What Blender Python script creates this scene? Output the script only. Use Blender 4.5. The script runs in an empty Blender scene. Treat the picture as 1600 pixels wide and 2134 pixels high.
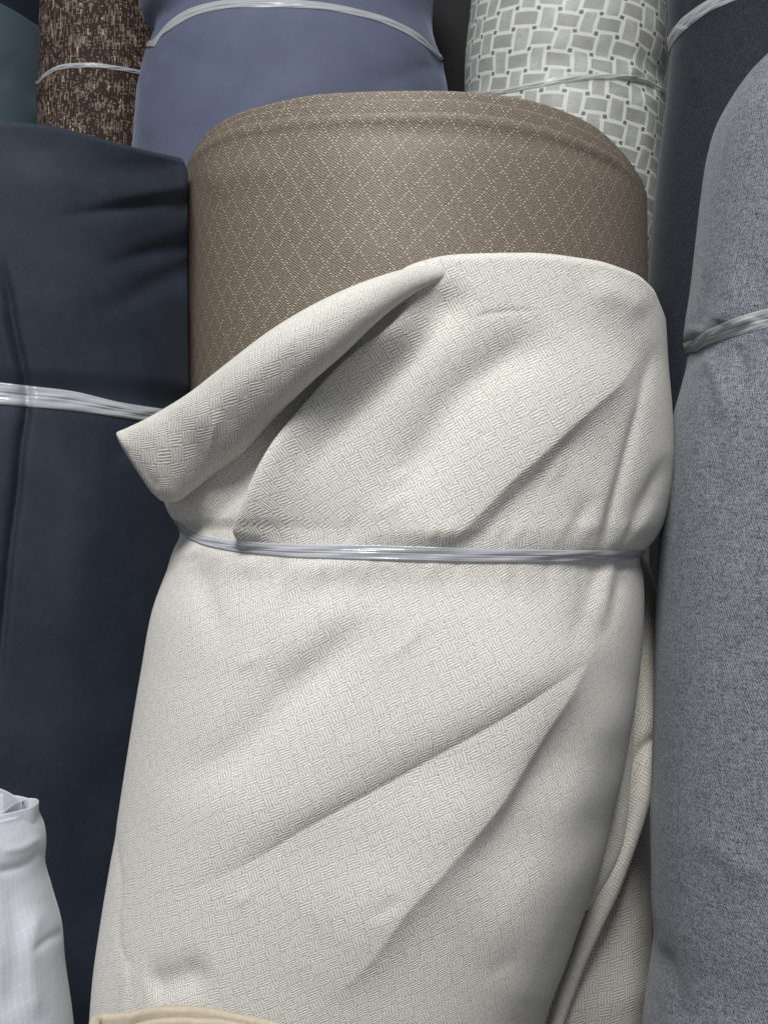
import bpy, math
import numpy as np
from mathutils import Vector, Matrix

# ------------------------------------------------------------------ camera, light
SC = bpy.context.scene
F, CX, CY = 2600.0, 800.0, 1067.0        # focal length and centre in photo pixels
PITCH = math.radians(20)
CAMH = 1.25
SP, CP = math.sin(PITCH), math.cos(PITCH)

def to_world(X, Y, D):
    """lean frame (X right, Y along the leaning rolls, D distance from the lens) to world"""
    X, Y, D = np.broadcast_arrays(X, Y, D)
    return np.stack([X, Y * SP + D * CP, CAMH + Y * CP - D * SP], -1)

cam_d = bpy.data.cameras.new('camera')
cam = bpy.data.objects.new('camera', cam_d)
SC.collection.objects.link(cam)
cam.location = (0, 0, CAMH)
cam.rotation_euler = (math.radians(90) - PITCH, 0, 0)
cam_d.sensor_fit = 'HORIZONTAL'
cam_d.sensor_width = 36
cam_d.lens = 36 * F / 1600
cam_d.clip_start = 0.02
cam_d.clip_end = 100
SC.camera = cam

w = bpy.data.worlds.new('World')
SC.world = w
w.use_nodes = True
w.node_tree.nodes['Background'].inputs[0].default_value = (0.88, 0.93, 1.0, 1)
w.node_tree.nodes['Background'].inputs[1].default_value = 0.23

def area(name, L, target, size, power, col):
    ld = bpy.data.lights.new(name, 'AREA')
    ld.shape = 'RECTANGLE'
    ld.size, ld.size_y = size
    ld.energy = power
    ld.color = col
    o = bpy.data.objects.new(name, ld)
    SC.collection.objects.link(o)
    p = Vector(to_world(*L).tolist())
    t = Vector(to_world(*target).tolist())
    o.location = p
    o.rotation_euler = (t - p).to_track_quat('-Z', 'Y').to_euler()
area('daylight_opening', (-0.34, 2.30, -1.28), (0.05, -0.05, 0.85), (1.2, 0.8), 124, (1.0, 0.99, 0.967))

SC.view_settings.view_transform = 'Standard'
SC.view_settings.look = 'None'
SC.view_settings.exposure = 0
SC.view_settings.gamma = 1

# ------------------------------------------------------------------ node helper
class E:
    def __init__(s, nt, sock): s.nt, s.s = nt, sock
    def _m(s, op, *a, clamp=False):
        n = s.nt.nodes.new('ShaderNodeMath'); n.operation = op; n.use_clamp = clamp
        for i, x in enumerate((s,) + a):
            if isinstance(x, E): s.nt.links.new(x.s, n.inputs[i])
            else: n.inputs[i].default_value = float(x)
        return E(s.nt, n.outputs[0])
    def __add__(s, o): return s._m('ADD', o)
    __radd__ = __add__
    def __mul__(s, o): return s._m('MULTIPLY', o)
    __rmul__ = __mul__
    def __sub__(s, o): return s._m('SUBTRACT', o)
    def __rsub__(s, o): return (s * -1) + o
    def __truediv__(s, o): return s._m('DIVIDE', o)
    def floor(s): return s._m('FLOOR')
    def frac(s): return s._m('FRACT')
    def mod(s, k): return s._m('FLOORED_MODULO', k)
    def abs(s): return s._m('ABSOLUTE')
    def cos(s): return s._m('COSINE')
    def sqrt(s): return s._m('SQRT')
    def lt(s, k): return s._m('LESS_THAN', k)
    def gt(s, k): return s._m('GREATER_THAN', k)
    def mx(s, o): return s._m('MAXIMUM', o)
    def mn(s, o): return s._m('MINIMUM', o)
    def pw(s, k): return s._m('POWER', k)
    def clamp(s): return s._m('ADD', 0.0, clamp=True)
    def step(s, a, b):
        n = s.nt.nodes.new('ShaderNodeMapRange'); n.interpolation_type = 'SMOOTHSTEP'
        s.nt.links.new(s.s, n.inputs['Value'])
        n.inputs['From Min'].default_value = a; n.inputs['From Max'].default_value = b
        return E(s.nt, n.outputs['Result'])

class Mat:
    def __init__(s, name, rough=0.9, spec=0.3):
        m = bpy.data.materials.new(name); m.use_nodes = True
        s.m = m; s.nt = m.node_tree
        s.b = s.nt.nodes['Principled BSDF']
        s.b.inputs['Roughness'].default_value = rough
        s.b.inputs['Specular IOR Level'].default_value = spec
        uv = s.nt.nodes.new('ShaderNodeUVMap')
        sep = s.nt.nodes.new('ShaderNodeSeparateXYZ')
        s.nt.links.new(uv.outputs[0], sep.inputs[0])
        s.u, s.v = E(s.nt, sep.outputs[0]), E(s.nt, sep.outputs[1])
    def vec(s, x, y, z=0.0):
        n = s.nt.nodes.new('ShaderNodeCombineXYZ')
        for i, a in enumerate((x, y, z)):
            if isinstance(a, E): s.nt.links.new(a.s, n.inputs[i])
            else: n.inputs[i].default_value = a
        return n.outputs[0]
    def noise(s, x, y, scale=1, detail=2, rough=0.5, z=0.0):
        n = s.nt.nodes.new('ShaderNodeTexNoise')
        s.nt.links.new(s.vec(x, y, z), n.inputs['Vector'])
        n.inputs['Scale'].default_value = scale
        n.inputs['Detail'].default_value = detail
        n.inputs['Roughness'].default_value = rough
        return E(s.nt, n.outputs[0])
    def white(s, x, y):
        n = s.nt.nodes.new('ShaderNodeTexWhiteNoise'); n.noise_dimensions = '3D'
        s.nt.links.new(s.vec(x, y), n.inputs['Vector'])
        return E(s.nt, n.outputs[0])
    def rot(s, deg, wob=0.0, wscale=12):
        u, v = s.u, s.v
        if wob:
            u0, v0 = u, v
            u = u0 + (s.noise(u0, v0, wscale, 2) - 0.5) * wob
            v = v0 + (s.noise(u0 + 7.3, v0 + 3.1, wscale, 2) - 0.5) * wob
        c, n = math.cos(math.radians(deg)), math.sin(math.radians(deg))
        return u * c + v * n, v * c - u * n
    def mix(s, f, a, b):
        n = s.nt.nodes.new('ShaderNodeMix'); n.data_type = 'RGBA'
        s.nt.links.new(f.s, n.inputs[0])
        for x, i in ((a, 6), (b, 7)):
            if isinstance(x, tuple): n.inputs[i].default_value = x + (1,)
            else: s.nt.links.new(x, n.inputs[i])
        return n.outputs[2]
    def color(s, sock):
        if isinstance(sock, tuple): s.b.inputs['Base Color'].default_value = sock + (1,)
        else: s.nt.links.new(sock, s.b.inputs['Base Color'])
    def bump(s, h, dist, strength=1.0):
        n = s.nt.nodes.new('ShaderNodeBump')
        n.inputs['Distance'].default_value = dist
        n.inputs['Strength'].default_value = strength
        s.nt.links.new(h.s, n.inputs['Height'])
        s.nt.links.new(n.outputs[0], s.b.inputs['Normal'])
    def sheen(s, wt, rough, col):
        s.b.inputs['Sheen Weight'].default_value = wt
        s.b.inputs['Sheen Roughness'].default_value = rough
        s.b.inputs['Sheen Tint'].default_value = col + (1,)

TAU = 2 * math.pi
def cream_mat(name, deg, cell=0.0070, tint=(0.765, 0.747, 0.703), groove_shade=(0.375, 0.36, 0.32)):
    M = Mat(name, 0.92, 0.15)
    u, v = M.rot(deg, 0.010, 14)
    ju = u + (M.noise(u, v, 420, 1) - 0.5) * 0.0010
    jv = v + (M.noise(u + 5, v + 9, 420, 1) - 0.5) * 0.0010
    a, b = ju / cell, jv / cell
    wa = (M.noise(u, v, 150, 1, z=2.0) - 0.5) * 0.9
    wb = (M.noise(u, v, 150, 1, z=8.0) - 0.5) * 0.9
    par = ((a + wa).floor() + (b + wb).floor()).mod(2)
    n = 5
    ra = (a * (TAU * n)).cos() * -0.5 + 0.5
    rb = (b * (TAU * n)).cos() * -0.5 + 0.5
    ridge = ra * par + rb * (1 - par)
    # ends of the floats dip under the crossing block
    ea = ((a.frac() - 0.5).abs()).step(0.36, 0.5)
    eb = ((b.frac() - 0.5).abs()).step(0.36, 0.5)
    dip = eb * par + ea * (1 - par)
    yarn = M.noise(u, v, 1500, 2, 0.6)
    yt = M.noise((u + v) * 1.0, (u - v) * 0.4, 2100, 1)
    h = ridge * 0.75 + yarn * 0.45 + yt * 0.25 - dip * 0.25
    speck = M.noise(u, v, 900, 2, 0.7)
    f = (ridge.step(0.0, 0.60) * 0.72 + speck.step(0.36, 0.60) * 0.50 - dip * 0.20 - 0.04).clamp()
    big = M.noise(u, v, 9, 2)
    M.color(M.mix(f, groove_shade, M.mix(big, tint, tuple(c * 0.93 for c in tint))))  # darker groove colour paints in part of the shade between ridges
    M.bump(h, 0.00075, 0.36)
    M.sheen(0.12, 0.5, (1, 1, 1))
    return M.m

def brown_mat():
    M = Mat('taupe_diamond_fabric', 0.6, 0.6)
    u, v = M.rot(-4, 0.004, 8)
    W, H, K = 0.0188, 0.0240, 5
    a = (u / W + v / H) * K
    b = (u / W - v / H) * K
    jit = 0.22
    i, j = (a + 0.5).floor(), (b + 0.5).floor()
    da = a - i + (M.white(i, j) - 0.5) * jit
    db = b - j + (M.white(i + 31, j + 17) - 0.5) * jit
    x, y = (da + db) * 0.75, (da - db) * 1.35
    dist = (x * x + y * y).sqrt()
    sp = M.white(i + 5, j + 9)
    on = i.mod(K).lt(0.5).mx(j.mod(K).lt(0.5)).mx(sp.lt(0.02))
    keep = M.white(i + 3, j + 77).gt(0.09)
    dot = (1 - dist.step(0.14, 0.32)) * on * keep
    t = (u * 0.55 + v * 1.0) / 0.0021
    tw = (t * TAU).cos() * 0.5 + 0.5
    br = M.noise(u / 2.5, v, 1000, 2, 0.6)
    fine = M.noise(u, v, 1100, 2, 0.7)
    base = M.mix((tw * 0.22 + br * 0.78).step(0.28, 0.70), (0.060, 0.046, 0.034), (0.272, 0.222, 0.170))
    base = M.mix(fine.step(0.5, 0.75) * 0.35, base, (0.40, 0.33, 0.27))
    M.color(M.mix(dot, base, (0.74, 0.66, 0.53)))
    M.bump(tw * 0.35 + br * 1.0 + dot * 0.6, 0.00050, 0.7)
    r = dot * -0.25 + 0.56
    M.nt.links.new(r.s, M.b.inputs['Roughness'])
    return M.m

def velvet_mat(name, lo, hi, sheen=0.5, scol=(0.7, 0.8, 1.0), streak=0.5, rough=0.75, srough=0.35, spec=0.2):
    M = Mat(name, rough, spec)
    u, v = M.rot(0, 0.01, 10)
    n1 = M.noise(u, v, 16, 4, 0.6)
    n2 = M.noise(u + v, (v - u) * 3, 60, 3, 0.6)
    n3 = M.noise(u, v, 1300, 2, 0.7)
    marks = M.noise(u * 0.8 + v * 0.5, v * 1.4 - u * 0.6, 210, 3, 0.75).step(0.60, 0.74)
    f = (n1.step(0.2, 0.8) * 0.25 + n2 * 0.25 + n3 * 0.52 + marks * streak * 0.25 - 0.1).clamp()
    M.color(M.mix(f, lo, hi))
    M.bump(n3 * 0.7 + n2 * 0.6 + marks * 0.3, 0.0004, 0.5)
    M.sheen(sheen, srough, scol)
    return M.m

def linen_mat(name, dark, light, deg=-3, pitch=0.00075, contrast=1.0):
    M = Mat(name, 0.85, 0.2)
    u, v = M.rot(deg, 0.006, 9)
    tu, tv = (u / pitch), (v / pitch)
    slub_h = M.noise(tu * 0.09, tv.floor() * 1.7, 1, 1)
    slub_v = M.noise(tu.floor() * 1.7, tv * 0.08, 1, 1, z=4.0)
    cellr = M.white(tu.floor(), tv.floor())
    tw = ((tu + tv * 0.5) * (TAU * 0.5)).cos() * 0.5 + 0.5
    f = (slub_h.step(0.2, 0.8) * 0.24 + slub_v.step(0.2, 0.8) * 0.18 + cellr * 0.50 + tw * 0.20 - 0.08)
    f = ((f - 0.5) * contrast + 0.5).clamp()
    M.color(M.mix(f, dark, light))
    M.bump(tw * 0.5 + cellr * 0.4 + slub_h * 0.5, 0.0003, 0.7)
    M.sheen(0.15, 0.4, (0.9, 0.95, 1.0))
    return M.m

def lattice_mat():
    M = Mat('silver_lattice_jacquard', 0.45, 0.5)
    u, v = M.rot(-8, 0.012, 14)
    P = 0.0232
    a = u / P + (M.noise(u, v, 700, 1) - 0.5) * 0.05
    b = v / P + (M.noise(u + 3, v, 700, 1) - 0.5) * 0.05
    ln = 0.095
    def box(ox, oy, per, hx, hy):
        x = ((a + ox + per / 2).mod(per) - per / 2).abs()
        y = ((b + oy + per / 2).mod(per) - per / 2).abs()
        return (x.lt(hx - ln)) * (y.lt(hy - ln))
    m = box(0, 0, 2, .61, .40).mx(box(1, 1, 2, .61, .40))
    m = m.mx(box(1, 0, 2, .39, .61)).mx(box(0, 1, 2, .39, .61))
    sq = box(.5, .5, 1, .19, .19)
    hb = box(0, 0, 2, .61, .40).mx(box(1, 1, 2, .61, .40))
    rope = ((a * 1.0 + b * 0.9) * (TAU * 11)).cos() * 0.5 + 0.5
    silk = M.noise(u * 0.5, v * 3, 260, 3, 0.7)
    sh = M.noise(u, v, 42, 2)
    panel = M.mix((silk * 0.9 + sh * 0.9 - 0.4).clamp(), (0.20, 0.205, 0.19), (0.50, 0.51, 0.47))
    panel = M.mix(hb * 0.30, panel, (0.16, 0.165, 0.155))
    panel = M.mix(sq, panel, (0.13, 0.13, 0.122))
    line = M.mix(rope, (0.40, 0.42, 0.40), (0.74, 0.77, 0.75))
    inside = m.mx(sq)
    M.color(M.mix(inside, line, panel))
    M.bump((1 - inside) * 1.0 + rope * (1 - inside) * 0.5 + silk * 0.4, 0.0004, 0.6)
    r = inside * -0.10 + 0.66
    M.nt.links.new(r.s, M.b.inputs['Roughness'])
    return M.m

def chenille_mat():
    M = Mat('brown_chenille', 0.8, 0.3)
    u, v = M.rot(0, 0.004, 12)
    q = 0.0015
    qu, qv = (u / q).floor() * q, (v / (q * 0.8)).floor() * q * 0.8
    n1 = M.noise(qu * 2.6, qv * 0.26, 260, 2, 0.6)
    n2 = M.noise(qu * 0.7, qv * 2.4, 200, 2, 0.6, z=3.0)
    n3 = M.noise(qu, qv, 45, 1, z=6.0)
    f = (n1 * 0.60 + n2 * 0.40 + n3 * 0.22 - 0.07)
    mk = f.step(0.560, 0.580)
    gl = (M.noise(qu * 3.0, qv * 0.25, 90, 1, z=9.0).step(0.58, 0.66)) * (M.white((u / 0.0012).floor(), (v / 0.0016).floor()).gt(0.45)) * mk
    fz = M.noise(u, v, 1400, 2)
    c = M.mix(mk, M.mix(fz, (0.010, 0.006, 0.004), (0.045, 0.024, 0.016)), M.mix(fz, (0.10, 0.075, 0.056), (0.24, 0.19, 0.15)))
    M.color(M.mix(gl, c, (0.50, 0.41, 0.31)))
    M.bump(mk + fz * 0.5, 0.0008, 0.8)
    return M.m

def sheer_mat():
    M = Mat('white_sheer_fabric', 0.55, 0.35)
    u, v = M.rot(0, 0.006, 16)
    P = 0.0036
    def line(x, w):
        return 1 - ((x.frac() - 0.5).abs()).step(0.0, w)
    l1 = line((u + M.noise(u, v, 60, 1) * 0.0006) / P, 0.055)
    l2 = line((v - u * 0.35 + M.noise(u + 2, v, 60, 1) * 0.0008) / (P * 2.6), 0.03)
    l3 = line((v - u * 0.35) / (P * 0.87) + 0.3, 0.07) * 0.35
    fine = M.noise(u, v * 0.4, 1500, 1)
    big = M.noise(u, v * 0.5, 24, 3)
    li = l1.mx(l2)
    f = (li * 0.5 + l3 * 0.15 + fine * 0.2).clamp()
    M.color(M.mix(f, M.mix(big, (0.42, 0.44, 0.50), (0.58, 0.60, 0.66)), (0.80, 0.82, 0.88)))
    M.bump(fine * 0.3 + big * 3, 0.0006, 0.8)
    M.b.inputs['Alpha'].default_value = 0.98
    M.sheen(0.4, 0.3, (1, 1, 1))
    return M.m

def suede_mat():
    M = Mat('tan_suede', 0.85, 0.2)
    u, v = M.rot(0)
    n = M.noise(u, v, 300, 4, 0.7)
    n2 = M.noise(u, v, 1600, 2, 0.7)
    M.color(M.mix((n * 0.7 + n2 * 0.5 - 0.1).clamp(), (0.30, 0.25, 0.18), (0.62, 0.56, 0.46)))
    M.bump(n + n2 * 0.6, 0.0005, 0.6)
    M.sheen(0.3, 0.4, (1, .95, .85))
    return M.m

def plastic_mat(name, col, alpha, rough=0.22):
    M = Mat(name, rough, 0.7)
    u, v = M.u, M.v
    s1 = M.noise(u * 0.03, v, 620, 2, 0.6)
    s2 = M.noise(u * 0.5, v * 2, 160, 3, 0.6)
    M.color(M.mix((s1 * 0.7 + s2 * 0.5 - 0.1).clamp(), tuple(c * 0.72 for c in col), col))
    M.bump(s1 * 1.0 + s2 * 0.5, 0.0006, 0.4)
    al = (s1.step(0.3, 0.65) * 0.25 + s2 * 0.12 + (alpha - 0.15)).clamp()
    M.nt.links.new(al.s, M.b.inputs['Alpha'])
    return M.m

def plain_mat(name, a, b, scale=8, rough=0.85):
    M = Mat(name, rough, 0.2)
    n = M.noise(M.u, M.v, scale, 5, 0.6)
    n2 = M.noise(M.u, M.v, scale * 30, 3, 0.6)
    M.color(M.mix((n * 0.7 + n2 * 0.3).clamp(), a, b))
    M.bump(n2, 0.001, 0.5)
    return M.m

MAT = dict(
    cream=cream_mat('cream_basket_weave', 27),
    cream_flap=cream_mat('cream_basket_weave_flap', 62, 0.0086),
    cream_in=cream_mat('cream_basket_weave_inner_lit', 3, 0.0098, (0.82, 0.79, 0.73), (0.42, 0.39, 0.335)),  # same cream cloth, colour lightened to offset shade from the outer layer
    cream_edge_lit=cream_mat('cream_basket_weave_edge_lit', 22, 0.0092, (0.82, 0.79, 0.73), (0.42, 0.39, 0.335)),  # loose folds of the same cloth, missing light painted in as paler colour
    brown=brown_mat(),
    navy=velvet_mat('navy_velvet', (0.004, 0.006, 0.012), (0.048, 0.061, 0.090), 0.12, (0.45, 0.57, 0.85), rough=0.72, spec=0.22, streak=0.25),
    blue=velvet_mat('slate_blue_velvet', (0.070, 0.082, 0.130), (0.140, 0.158, 0.230), 0.25, (0.7, 0.78, 1.0)),
    teal=velvet_mat('grey_teal_velvet', (0.040, 0.062, 0.080), (0.080, 0.110, 0.135), 0.25, (0.7, 0.9, 1.0)),
    black=velvet_mat('blue_black_velvet', (0.003, 0.005, 0.010), (0.010, 0.014, 0.022), 0.05),
    char=velvet_mat('charcoal_cloth', (0.010, 0.010, 0.011), (0.026, 0.027, 0.030), 0.08, (0.9, 0.9, 1)),
    linen=linen_mat('grey_linen', (0.040, 0.045, 0.057), (0.298, 0.311, 0.350), -2, 0.00075, 1.1),
    dlinen=linen_mat('dark_slate_linen', (0.005, 0.006, 0.011), (0.042, 0.046, 0.062), 35, 0.0011, 0.9),
    lattice=lattice_mat(),
    chen=chenille_mat(),
    sheer=sheer_mat(),
    suede=suede_mat(),
    strap=plastic_mat('clear_plastic_strap', (0.58, 0.60, 0.65), 0.66, 0.2),
    strap_w=plastic_mat('white_plastic_strap', (0.46, 0.49, 0.51), 0.80, 0.33),
    strap_c=plastic_mat('thin_clear_strap', (0.78, 0.80, 0.80), 0.38, 0.15),
    floor=plain_mat('concrete', (0.10, 0.095, 0.09), (0.2, 0.19, 0.18)),
    wall=plain_mat('painted_wall', (0.10, 0.10, 0.11), (0.16, 0.16, 0.17), 3),
)

# ------------------------------------------------------------------ mesh helpers
GROUP = 'rolls of fabric standing upright in the stall'
def thing(label, X, D, name='fabric_roll', cat='fabric roll', group=GROUP):
    Yb = (D * SP - CAMH) / CP
    o = bpy.data.objects.new(name, None)
    SC.collection.objects.link(o)
    o.empty_display_size = 0.05
    o.location = to_world(X, Yb, D).tolist()
    o['label'] = label; o['category'] = cat
    if group: o['group'] = group
    return o

def grid_mesh(name, P, UV, mat, parent, closed_u=False, label=None):
    """P (nv, nu, 3) world points; closed_u joins last column to first with its own uv"""
    nv, nu = P.shape[:2]
    base = np.array(parent.location) if parent else np.zeros(3)
    co = (P - base).reshape(-1, 3)
    i = np.arange(nv - 1)[:, None]
    nq = nu if closed_u else nu - 1
    j = np.arange(nq)[None, :]
    j2 = (j + 1) % nu
    q = np.stack([i * nu + j, i * nu + j2, (i + 1) * nu + j2, (i + 1) * nu + j], -1).reshape(-1, 4)
    me = bpy.data.meshes.new(name)
    me.vertices.add(len(co)); me.vertices.foreach_set('co', co.astype(np.float32).ravel())
    me.loops.add(len(q) * 4); me.loops.foreach_set('vertex_index', q.astype(np.int32).ravel())
    me.polygons.add(len(q)); me.polygons.foreach_set('loop_start', np.arange(0, len(q) * 4, 4, dtype=np.int32))
    me.update(calc_edges=True)
    me.validate()
    uvl = me.uv_layers.new(name='UVMap')
    if closed_u:
        U = np.concatenate([UV, UV[:, :1] + (UV[:, -1:] - UV[:, -2:-1]) * [1, 0] + (UV[:, -1:] - UV[:, :1]) * [1, 0]], 1)
    else:
        U = UV
    un = U.shape[1]
    jj = np.broadcast_to(j, (nv - 1, nq)); ii = np.broadcast_to(i, (nv - 1, nq))
    uu = np.stack([U[ii, jj], U[ii, jj + 1], U[ii + 1, jj + 1], U[ii + 1, jj]], 2).reshape(-1, 2)
    uvl.data.foreach_set('uv', uu.astype(np.float32).ravel())
    me.polygons.foreach_set('use_smooth', np.ones(len(q), dtype=bool))
    me.materials.append(mat)
    o = bpy.data.objects.new(name, me)
    SC.collection.objects.link(o)
    if parent: o.parent = parent
    if label: o['label'] = label
    return o

def smooth_interp(pts, n=4000, sig=None):
    p = np.array(sorted(pts), float)
    xs = np.linspace(p[0, 0], p[-1, 0], n)
    # Catmull-like monotone cubic
    x, y = p[:, 0], p[:, 1]
    if len(x) < 3: return lambda t: np.interp(t, x, y)
    h = np.diff(x); dl = np.diff(y) / h
    m = np.zeros_like(y); m[0] = dl[0]; m[-1] = dl[-1]
    for k in range(1, len(x) - 1):
        m[k] = 0 if dl[k - 1] * dl[k] <= 0 else 2 * dl[k - 1] * dl[k] / (dl[k - 1] + dl[k])
        if dl[k - 1] * dl[k] > 0: m[k] = (h[k] * dl[k - 1] + h[k - 1] * dl[k]) / (h[k] + h[k - 1]) if True else m[k]
        lim = 3 * min(abs(dl[k - 1]), abs(dl[k])); m[k] = max(-lim, min(lim, m[k]))
    kk = np.clip(np.searchsorted(x, xs, side='right') - 1, 0, len(x) - 2)
    t = (xs - x[kk]) / h[kk]
    ys = ((2*t**3 - 3*t**2 + 1) * y[kk] + (t**3 - 2*t**2 + t) * h[kk] * m[kk] + (-2*t**3 + 3*t**2) * y[kk+1] + (t**3 - t**2) * h[kk] * m[kk+1])
    return lambda q: np.interp(q, xs, ys)

def polydist(px, py, pts):
    """signed distance (positive to the right of travel, image coords y down) and parameter 0..1"""
    p = np.array(pts, float)
    # resample smoothly
    d = np.r_[0, np.cumsum(np.hypot(*np.diff(p, axis=0).T))]
    t = np.linspace(0, d[-1], max(24, len(p) * 5))
    fx, fy = smooth_interp(list(zip(d, p[:, 0]))), smooth_interp(list(zip(d, p[:, 1])))
    q = np.stack([fx(t), fy(t)], -1)
    best = np.full(px.shape, 1e9); sg = np.zeros(px.shape); tt = np.zeros(px.shape)
    for k in range(len(q) - 1):
        a, b = q[k], q[k + 1]
        ab = b - a; L2 = ab @ ab
        s = np.clip(((px - a[0]) * ab[0] + (py - a[1]) * ab[1]) / L2, 0, 1)
        dx, dy = px - a[0] - s * ab[0], py - a[1] - s * ab[1]
        dd = dx * dx + dy * dy
        m = dd < best
        best = np.where(m, dd, best)
        cr = ab[0] * dy - ab[1] * dx
        sg = np.where(m, np.sign(cr), sg)
        tt = np.where(m, (t[k] + s * (t[k + 1] - t[k])) / d[-1], tt)
    return np.sqrt(best) * sg, tt

def sstep(x, a, b):
    t = np.clip((x - a) / (b - a), 0, 1); return t * t * (3 - 2 * t)

FOLDK = 0.66
def fold_disp(px, py, folds):
    """folds: (pts, height_mm, width on the lower/left side, width on the other side, crest softness, taper0, taper1)
    travelling from upper right to lower left the positive side is the upper left."""
    out = np.zeros(px.shape)
    for f in folds:
        pts, H, wn, wp, e, t0, t1 = f[:7]
        x0 = min(p[0] for p in pts) - 4 * max(wn, wp); x1 = max(p[0] for p in pts) + 4 * max(wn, wp)
        y0 = min(p[1] for p in pts) - 4 * max(wn, wp); y1 = max(p[1] for p in pts) + 4 * max(wn, wp)
        m = (px > x0) & (px < x1) & (py > y0) & (py < y1)
        if not m.any(): continue
        s, t = polydist(px[m], py[m], pts)
        wd = np.where(s < 0, wn, wp) * (0.82 if max(wn, wp) > 25 else 1.0)
        a = (np.sqrt(s * s + e * e) - e) / wd
        tap = (sstep(t, 0, t0) if t0 > 0 else 1) * (1 - sstep(t, 1 - t1, 1) if t1 > 0 else 1)
        if len(f) > 7 and f[7] in ('a', 'b', 'ar'):   # cloth gathered by the strap: folds run out under it
            g = sstep(py[m], 1100, 1158)
            tap = tap * ((1 - g) if f[7][0] == 'a' else sstep(py[m], 1150, 1184))
        fl = f[7] if len(f) > 7 else ''
        prof = np.exp(-a ** 1.35)
        if 's' in fl:      # terrace: the upper side rolls down into a crease, flat below it
            prof = np.where(s > 0, (1 - np.exp(-np.maximum(s, 0) / wn)) * np.exp(-(s / (wp * 2.2)) ** 2), 0.0)
        if 'r' in fl:      # lifted edge: gentle above, steep just below the crest
            prof = np.where(s > 0, np.exp(-(s / (wp * 1.6)) ** 2), np.exp(-a))
        out[m] += H * FOLDK * 0.001 * prof * tap
    return out

RNG = np.random.RandomState(7)
def wobble(x, y, amp, freq, n=7, seed=0):
    r = np.random.RandomState(seed)
    out = np.zeros(np.broadcast(x, y).shape)
    for k in range(n):
        a = r.uniform(0, TAU); fq = freq * r.uniform(0.5, 1.7)
        out = out + np.sin(fq * (x * math.cos(a) + y * math.sin(a) * 0.6) + r.uniform(0, TAU)) / n
    return out * amp * 1.6

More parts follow.
